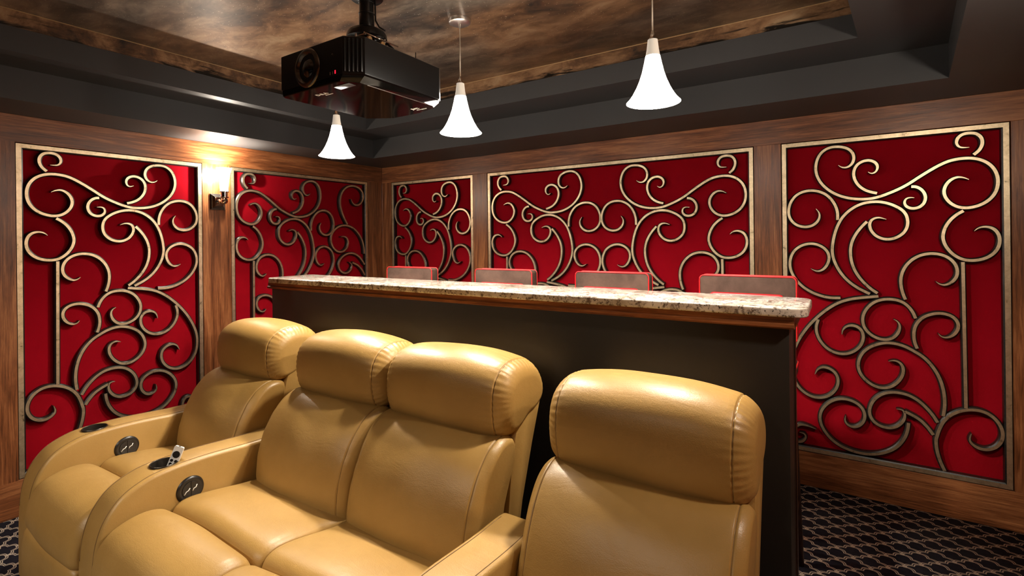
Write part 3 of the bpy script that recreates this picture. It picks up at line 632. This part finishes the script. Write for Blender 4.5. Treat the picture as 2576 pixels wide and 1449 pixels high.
text('PROCISION', 0.010, (-1.725, 1.815, PZ0 - 0.001), MT['silver'], pj, flip, sx=1.2)
# mount: pole, dome plate, clamps, rails, screws
mx, my = -1.82, 1.587
PK = 0.945; ZM = EYE + (ZC - EYE) / PK          # projector and mount are drawn at 1/PK size, enlarged below
mo = thing('projector_mount', (mx, my, PZ1), 'black pole mount with spider bracket between ceiling and projector', 'mount')
lathe('pole', [(0.033, 0.155), (0.033, ZM - PZ1)], (mx, my, PZ1), MT['blackmetal'], mo, 32)
lathe('collar', [(0.033, 0.235), (0.0345, 0.233), (0.0345, 0.160), (0.033, 0.158)], (mx, my, PZ1), MT['blackmetal'], mo, 32)
lathe('ceiling_flange', [(0.0, ZM - PZ1 - 0.008), (0.07, ZM - PZ1 - 0.008), (0.075, ZM - PZ1 - 0.004), (0.075, ZM - PZ1)], (mx, my, PZ1), MT['blackmetal'], mo, 32)
DZ = PZ1 + 0.112
lathe('dome', [(0.0, 0.05), (0.036, 0.05), (0.060, 0.046), (0.082, 0.034), (0.090, 0.02), (0.092, 0.0), (0.085, 0.0), (0.0, 0.004)], (mx, my, DZ), MT['blackmetal'], mo, 36)
box('cross_plate', mx - 0.085, mx + 0.085, my - 0.03, my + 0.03, DZ - 0.03, DZ - 0.012, MT['blackmetal'], mo, 0.003)
lathe('pivot', [(0.022, 0.004), (0.022, -0.016)], (mx, my, DZ), MT['blackmetal'], mo, 20)
for a in (0.45, 1.75, 3.55, 5.0):
    c, s = math.cos(a), math.sin(a)
    tube('bracket_arm', [(mx + 0.06 * c, my + 0.03 * s, DZ - 0.02), (mx + 0.10 * c, my + 0.10 * s, DZ - 0.025), (mx + 0.125 * c, my + 0.125 * s, DZ - 0.05), (mx + 0.135 * c, my + 0.135 * s, PZ1 + 0.007)], 0.0065, MT['blackmetal'], mo)
    lathe('wing_screw', [(0.0, 0.045), (0.005, 0.045), (0.006, 0.03), (0.012, 0.028), (0.012, 0.02), (0.005, 0.018), (0.005, 0.0)], (mx + 0.085 * c, my + 0.085 * s, DZ - 0.048), MT['chrome'], mo, 14)
tube('cross_rail', [(mx + 0.098, my - 0.10, DZ - 0.022), (mx + 0.098, my + 0.10, DZ - 0.022)], 0.004, MT['chrome'], mo)
tube('cross_rail', [(mx - 0.10, my - 0.095, DZ - 0.026), (mx + 0.10, my - 0.095, DZ - 0.026)], 0.004, MT['chrome'], mo)
for a, b in ((0.102, -0.075), (0.102, 0.0), (-0.05, -0.098)): lathe('brass_knob', [(0.0, 0.006), (0.011, 0.006), (0.012, 0.002), (0.012, -0.006), (0.0, -0.006)], (mx + a, my + b, DZ - 0.042), MT['brass'], mo, 18, 'x')
tube('cable', [(mx + 0.034, my + 0.02, ZM - 0.005), (mx + 0.036, my + 0.02, 2.56), (mx + 0.037, my + 0.02, PZ1 + 0.20), (mx + 0.05, my + 0.03, PZ1 + 0.17), (mx + 0.075, my + 0.045, PZ1 + 0.152)], 0.004, MT['rubber'], mo)
for zz in (2.545, 2.595): tube('cable_tie', [(mx + 0.035 * math.cos(a), my + 0.035 * math.sin(a), zz) for a in [k * PI / 12 for k in range(24)]], 0.0018, MT['rubber'], mo, 6, True)

for o_ in (pj, mo):
    o_.location = (o_.location.x * PK, o_.location.y * PK, EYE + (o_.location.z - EYE) * PK); o_.scale = (PK, PK, PK)

# ================================================================== BAR STOOLS
def rr_loop(x0, x1, z0, z1, r, y, n=6):
    return [(a, y, b) for a, b in rrect(x0, x1, z0, z1, r, n)]
def stool(x, yb, label):
    """local frame: sitter faces -y; yb is the front face of the backrest"""
    t = thing('bar_stool', (x, yb - 0.16, 0), label, 'bar stool', 'brown suede bar stools with red piping')
    hw, th = 0.207, 0.062
    zt, zb = 1.312, 1.02
    prism('backrest', rrect(x - hw, x + hw, zb, zt, 0.02, 5), yb, yb + th, MT['suede'], t, 0.004, 2, 'y', True)
    tube('piping', rr_loop(x - hw + 0.001, x + hw - 0.001, zb, zt, 0.02, yb + 0.001), 0.0031, MT['red_pipe'], t, 8, True)
    tube('piping', rr_loop(x - hw + 0.001, x + hw - 0.001, zb, zt, 0.02, yb + th - 0.001), 0.0031, MT['red_pipe'], t, 8, True)
    prism('back_pad', rrect(x - hw + 0.05, x + hw - 0.05, zb + 0.03, zt - 0.078, 0.018, 5), yb - 0.024, yb + 0.004, MT['red_vinyl'], t, 0.010, 3, 'y', True)
    prism('seat', rrect(x - 0.21, x + 0.21, yb - 0.37, yb + 0.035, 0.05, 6), 0.885, 0.955, MT['suede'], t, 0.018, 3, 'z', True)
    tube('piping', [(a, b, 0.94) for a, b in rrect(x - 0.209, x + 0.209, yb - 0.369, yb + 0.034, 0.05, 6)], 0.004, MT['red_pipe'], t, 8, True)
    box('seat_frame', x - 0.18, x + 0.18, yb - 0.34, yb + 0.02, 0.84, 0.885, MT['darkwood'], t, 0.004)
    for sx in (-1, 1):
        tube('leg', [(x + sx * 0.16, yb - 0.32, 0.86), (x + sx * 0.205, yb - 0.37, 0.0)], [0.022, 0.016], MT['darkwood'], t, 10)
        tube('leg', [(x + sx * 0.17, yb + 0.03, 1.08), (x + sx * 0.175, yb + 0.02, 0.86), (x + sx * 0.205, yb + 0.07, 0.0)], [0.014, 0.021, 0.016], MT['darkwood'], t, 10)
        tube('stretcher', [(x + sx * 0.193, yb - 0.35, 0.30), (x + sx * 0.196, yb + 0.05, 0.30)], 0.011, MT['darkwood'], t, 8)
    tube('footrest', [(x - 0.19, yb - 0.35, 0.26), (x + 0.19, yb - 0.35, 0.26)], 0.011, MT['nickel'], t, 10)
    tube('stretcher', [(x - 0.19, yb + 0.05, 0.36), (x + 0.19, yb + 0.05, 0.36)], 0.011, MT['darkwood'], t, 8)
for x, yb, lb in ((-2.43, 2.455, 'brown suede bar stool with red piping in front of the narrow corner panel'),
                  (-1.70, 2.505, 'brown suede bar stool with red piping, second from the room corner'),
                  (-1.02, 2.53, 'brown suede bar stool with red piping, third from the room corner'),
                  (-0.362, 2.55, 'brown suede bar stool with red piping at the open end of the bar')): stool(x, yb, lb)

# ================================================================== SOFA ROW (four power recliners)
LEA = MT['leather']
def normals2(P):
    n = len(P); out = []
    for i in range(n):
        t = (P[(i + 1) % n] - P[(i - 1) % n]); t.normalize(); out.append(Vector((t.y, -t.x)))
    area = sum(P[i].x * P[(i + 1) % n].y - P[(i + 1) % n].x * P[i].y for i in range(n))
    return out if area > 0 else [-v for v in out]
def cushion(name, ctrl, x0, x1, parent, R=0.03, ex=0.05, top=0.0, front=0.0, seam=None, gather=0.0, gk=44, nx=34, ns=96, lump=0.003, lf=7.0, mat=None, pw=0.75, sides=(1, 1)):
    """ctrl: closed (y,z) outline at the cushion's ends; it swells by top/front towards the middle of x0..x1"""
    P = resample(catmull(ctrl, 8, True), ns); Nn = normals2(P)
    c = sum(P, Vector((0, 0))) / ns
    xs = set()
    for k in range(nx + 1): xs.add(round(x0 + (x1 - x0) * k / nx, 5))
    for k in range(11):
        d = ex * (1 - math.cos(PI / 2 * k / 10)); xs.add(round(x0 + d, 5)); xs.add(round(x1 - d, 5))
    if seam:
        for d in (-0.004, -0.0018, 0, 0.0018, 0.004): xs.add(round(x0 + seam + d, 5)); xs.add(round(x1 - seam + d, 5))
    xs = sorted(xs); vs, fs = [], []; ox = random.random() * 50
    for x in xs:
        s = (x - x0) / (x1 - x0); dend = min(x - x0, x1 - x)
        e = min(1.0, dend / ex); q = 1 - math.sqrt(max(0.0, 1 - (1 - e) ** 2))
        sw = max(0.0, math.sin(PI * s)) ** pw
        gr = 0.0
        if seam: gr = 0.0040 * max(0.0, 1 - abs(dend - seam) / 0.0032)
        ga = 0.0
        if gather and seam:
            if dend < seam: ga = gather * (dend / seam) ** 0.6
            else: ga = gather * max(0, 1 - (dend - seam) / 0.05) * 0.45
        for i, (p, n) in enumerate(zip(P, Nn)):
            o = -gr + top * sw * max(0.0, n.y) ** 1.2 + front * sw * max(0.0, -n.x) ** 1.2
            o += lump * noise.noise(Vector((ox + x * lf, p.x * lf, p.y * lf)))
            if ga: o -= ga * (0.5 + 0.5 * math.sin(i * 2 * PI * gk / ns + 2.5 * noise.noise(Vector((i * 0.21, ox, x * 9)))))
            v = p + n * o
            rr = (v - c).length
            v = c + (v - c) * max(0.05, 1 - R * q / max(rr, 1e-6))
            vs.append((x, v.x, v.y))
    m = len(xs)
    for i in range(m - 1):
        for k in range(ns): fs.append((i * ns + k, i * ns + (k + 1) % ns, (i + 1) * ns + (k + 1) % ns, (i + 1) * ns + k))
    for i, x in ((0, x0), (m - 1, x1)):
        ci = len(vs); vs.append((x, c.x, c.y))
        for k in range(ns): fs.append((ci, i * ns + k, i * ns + (k + 1) % ns))
    o_ = obj(name, vs, fs, mat or LEA, parent)
    if seam:      # dark sewn line in each seam groove
        for xx in (x0 + seam, x1 - seam):
            i = min(range(m), key=lambda k: abs(xs[k] - xx)); ring_ = vs[i * ns:(i + 1) * ns:2]
            tube('seam', [(x_, c.x + (y_ - c.x) * 1.004, c.y + (z_ - c.y) * 1.004) for x_, y_, z_ in ring_], 0.0011, MT['stitch'], o_, 5, True)
    return o_
HEAD = [(1.455, 0.805), (1.430, 0.835), (1.418, 0.90), (1.424, 0.96), (1.447, 1.003), (1.49, 1.031), (1.55, 1.042), (1.62, 1.031), (1.675, 0.995), (1.705, 0.94), (1.695, 0.89), (1.64, 0.85), (1.56, 0.82), (1.50, 0.803)]
BACK = [(1.232, 0.425), (1.222, 0.48), (1.232, 0.56), (1.265, 0.66), (1.312, 0.742), (1.362, 0.792), (1.412, 0.815), (1.462, 0.815), (1.485, 0.79), (1.475, 0.73), (1.435, 0.62), (1.395, 0.50), (1.37, 0.43), (1.32, 0.40), (1.265, 0.40)]
SEAT = [(0.884, 0.43), (0.890, 0.468), (0.912, 0.492), (0.96, 0.499), (1.06, 0.487), (1.18, 0.466), (1.32, 0.442), (1.40, 0.42), (1.41, 0.38), (1.34, 0.35), (1.15, 0.35), (0.97, 0.35), (0.90, 0.37)]
LEGC = [(0.886, 0.43), (0.880, 0.468), (0.858, 0.498), (0.81, 0.513), (0.755, 0.510), (0.70, 0.490), (0.663, 0.452), (0.645, 0.40), (0.640, 0.345), (0.652, 0.315), (0.69, 0.305), (0.78, 0.33), (0.86, 0.37)]
FOOT = [(0.648, 0.318), (0.634, 0.28), (0.628, 0.20), (0.632, 0.12), (0.648, 0.08), (0.69, 0.072), (0.73, 0.10), (0.74, 0.20), (0.73, 0.29), (0.69, 0.32)]
ARM = [(1.40, 0.06), (1.425, 0.30), (1.432, 0.55), (1.415, 0.598), (1.37, 0.612), (1.23, 0.616), (1.03, 0.630), (0.884, 0.629), (0.81, 0.616), (0.742, 0.582), (0.694, 0.523), (0.668, 0.45), (0.657, 0.36), (0.653, 0.22), (0.653, 0.06)]
FRAME = [(1.37, 0.07), (1.41, 0.40), (1.455, 0.70), (1.50, 0.86), (1.56, 0.905), (1.64, 0.925), (1.672, 0.905), (1.60, 0.74), (1.53, 0.56), (1.475, 0.35), (1.455, 0.07)]
def arm_outline():
    a = ARM[1:]; cv = catmull([ARM[0]] + a, 5)
    return [p for p in cv]
def boolean_cut(o, cutter):
    md = o.modifiers.new('cut', 'BOOLEAN'); md.operation = 'DIFFERENCE'; md.object = cutter; md.solver = 'EXACT'
    bpy.context.view_layer.update()
    dg = bpy.context.evaluated_depsgraph_get(); me = bpy.data.meshes.new_from_object(o.evaluated_get(dg))
    o.modifiers.clear(); o.data = me; bpy.data.objects.remove(cutter)
def armrest(x0, x1, parent, cup=True, panel=False):
    o = prism('armrest', arm_outline(), x0, x1, LEA, parent, 0.014, 3, 'x', True)
    xc = (x0 + x1) / 2
    # stitched welts along both upper edges
    top = catmull(ARM[4:13], 6)
    for xx in (x0 + 0.0175, x1 - 0.0175):
        n = len(top); pts = []
        for i, p in enumerate(top):
            t = Vector(top[min(n - 1, i + 1)]) - Vector(top[max(0, i - 1)]); t.normalize(); nn = Vector((t.y, -t.x))
            if nn.y < 0 and nn.x > 0: nn = -nn
            q = Vector(p) + nn * 0.0004; pts.append((xx, q.x, q.y))
        tube('stitching', pts, 0.0013, MT['stitch'], o, 6)
    if cup:
        yc, zc = 0.905, 0.630
        ct = lathe('cutter', [(0.0, -0.075), (0.045, -0.075), (0.045, 0.03), (0.0, 0.03)], (xc, yc, zc), LEA, None, 36)
        boolean_cut(o, ct)
        lathe('cup_holder', [(0.0, -0.072), (0.0435, -0.072), (0.0435, -0.004), (0.0445, 0.003), (0.0475, 0.0045), (0.0495, 0.002), (0.0495, -0.004), (0.0455, -0.006)], (xc, yc, zc), MT['cup'], o, 40)
    if panel:
        yc, zc = panel; xf = x1
        d = lathe('control_panel', [(0.0, 0.006), (0.034, 0.006), (0.040, 0.0085), (0.046, 0.007), (0.050, 0.003), (0.0515, -0.001)], (xf, yc, zc), MT['rubber'], o, 48, 'x')
        def half(sg):
            pts = [(yc + sg * 0.0012, zc - 0.032)] + [(yc + sg * (0.0012 + 0.0305 * math.cos(a)), zc + 0.032 * math.sin(a)) for a in [-PI / 2 + PI * k / 16 for k in range(17)]] + [(yc + sg * 0.0012, zc + 0.032)]
            return prism('button', pts, xf + 0.004, xf + 0.0082, MT['rubber'], d, 0.0008, 1, 'x', True)
        half(-1); half(1)
        for pts in ([(-0.025, -0.012), (-0.017, -0.002), (-0.010, 0.0), (-0.004, 0.008)], [(0.006, -0.006), (0.010, 0.002), (0.018, 0.004), (0.022, 0.014)]):
            tube('recline_mark', [(xf + 0.0083, yc + a, zc + b) for a, b in pts], 0.0019, MT['white'], d, 6)
    return o
def recliner(x0, x1, arms, label, headx=None):
    xc = (x0 + x1) / 2
    t = thing('recliner', (xc, 1.05, 0), label, 'recliner', 'tan leather recliners joined in one row')
    box('base', x0 + 0.004, x1 - 0.004, 0.74, 1.40, 0.05, 0.36, LEA, t, 0.01)
    prism('back_frame', FRAME, x0 + 0.006, x1 - 0.006, LEA, t, 0.012, 2, 'x', True)
    cushion('seat_cushion', SEAT, x0 + 0.001, x1 - 0.001, t, 0.022, 0.04, top=0.022, lump=0.004, lf=5)
    cushion('leg_cushion', LEGC, x0 + 0.001, x1 - 0.001, t, 0.022, 0.04, top=0.02, front=0.015, lump=0.004, lf=5)
    cushion('footrest', FOOT, x0 + 0.003, x1 - 0.003, t, 0.02, 0.04, front=0.012, lump=0.004, lf=5)
    b = cushion('back_cushion', BACK, x0 + 0.003, x1 - 0.003, t, 0.03, 0.045, top=0.002, front=0.050, seam=0.033, gather=0.0018, gk=13, lump=0.007, lf=5.5)
    h = cushion('headrest', HEAD, x0 + 0.001, x1 - 0.001, t, 0.05, 0.066, top=0.040, front=0.042, seam=0.05, gather=0.0030, gk=40, ns=168, lump=0.004, lf=5, pw=0.6)
    for a0, a1, cup, pan in arms: armrest(a0, a1, t, cup, pan)
    return t
AA, AB, AC, AD = (-3.02, -2.87), (-2.31, -2.16), (-0.95, -0.80), (-0.20, -0.05)
recliner(AA[1], AB[0], [(*AA, True, (1.005, 0.52))], 'tan leather recliner at the end of the row by the wall, its cup holder empty')
recliner(AB[1], -1.556, [(*AB, True, (0.965, 0.522))], 'tan leather recliner with a silver remote standing in its armrest cup holder')
recliner(-1.554, AC[0], [], 'tan leather recliner with no armrest between it and the seat with the remote')
r4 = recliner(AC[1], AD[0], [(*AC, True, (0.965, 0.522)), (*AD, True, False)], 'tan leather recliner at the open end of the row, own armrest on each side')
r4.location += Vector((0.022, -0.05, 0))

# ================================================================== REMOTE in the cup holder
rm = bpy.data.objects.new('remote_control', None); col.objects.link(rm)
rc = Vector(((AB[0] + AB[1]) / 2, 0.905, 0.56))
tag(rm, 'slim silver remote control standing in the armrest cup holder', 'remote')
rm.location = rc + Vector((0.004, 0.004, 0.0))
rm.rotation_euler = (math.radians(-6), math.radians(20), math.radians(40))
def lobj(o): # keep coordinates local to the remote
    o.location = o.location; return o
def local_part(name, verts, faces, mat, parent, smooth=False):
    me = bpy.data.meshes.new(name); me.from_pydata(verts, [], faces); me.materials.append(mat)
    bm = bmesh.new(); bm.from_mesh(me); bmesh.ops.recalc_face_normals(bm, faces=bm.faces); bm.to_mesh(me); bm.free()
    o = bpy.data.objects.new(name, me); col.objects.link(o); o.parent = parent; return o
def plate(name, outline, y0, y1, mat):
    n = len(outline); vs = [(a, y0, b) for a, b in outline] + [(a, y1, b) for a, b in outline]
    fs = [tuple(range(n)), tuple(range(n, 2 * n))] + [(i, (i + 1) % n, n + (i + 1) % n, n + i) for i in range(n)]
    return local_part(name, vs, fs, mat, rm)
plate('body', rrect(-0.0175, 0.0175, 0.0, 0.136, 0.005, 4), -0.0045, 0.0045, MT['remote'])
disc = lambda cx, cz, r, n=24: [(cx + r * math.cos(2 * PI * k / n), cz + r * math.sin(2 * PI * k / n)) for k in range(n)]
plate('click_pad', disc(0, 0.105, 0.0135), -0.0056, -0.004, MT['rubber'])
for cz in (0.080, 0.066, 0.052):
    for cx in (-0.008, 0.008): plate('button', disc(cx, cz, 0.0056, 16), -0.0055, -0.004, MT['rubber'])
plate('top_window', [(-0.004, 0.1355), (0.004, 0.1355), (0.004, 0.1364), (-0.004, 0.1364)], -0.003, 0.003, MT['rubber'])
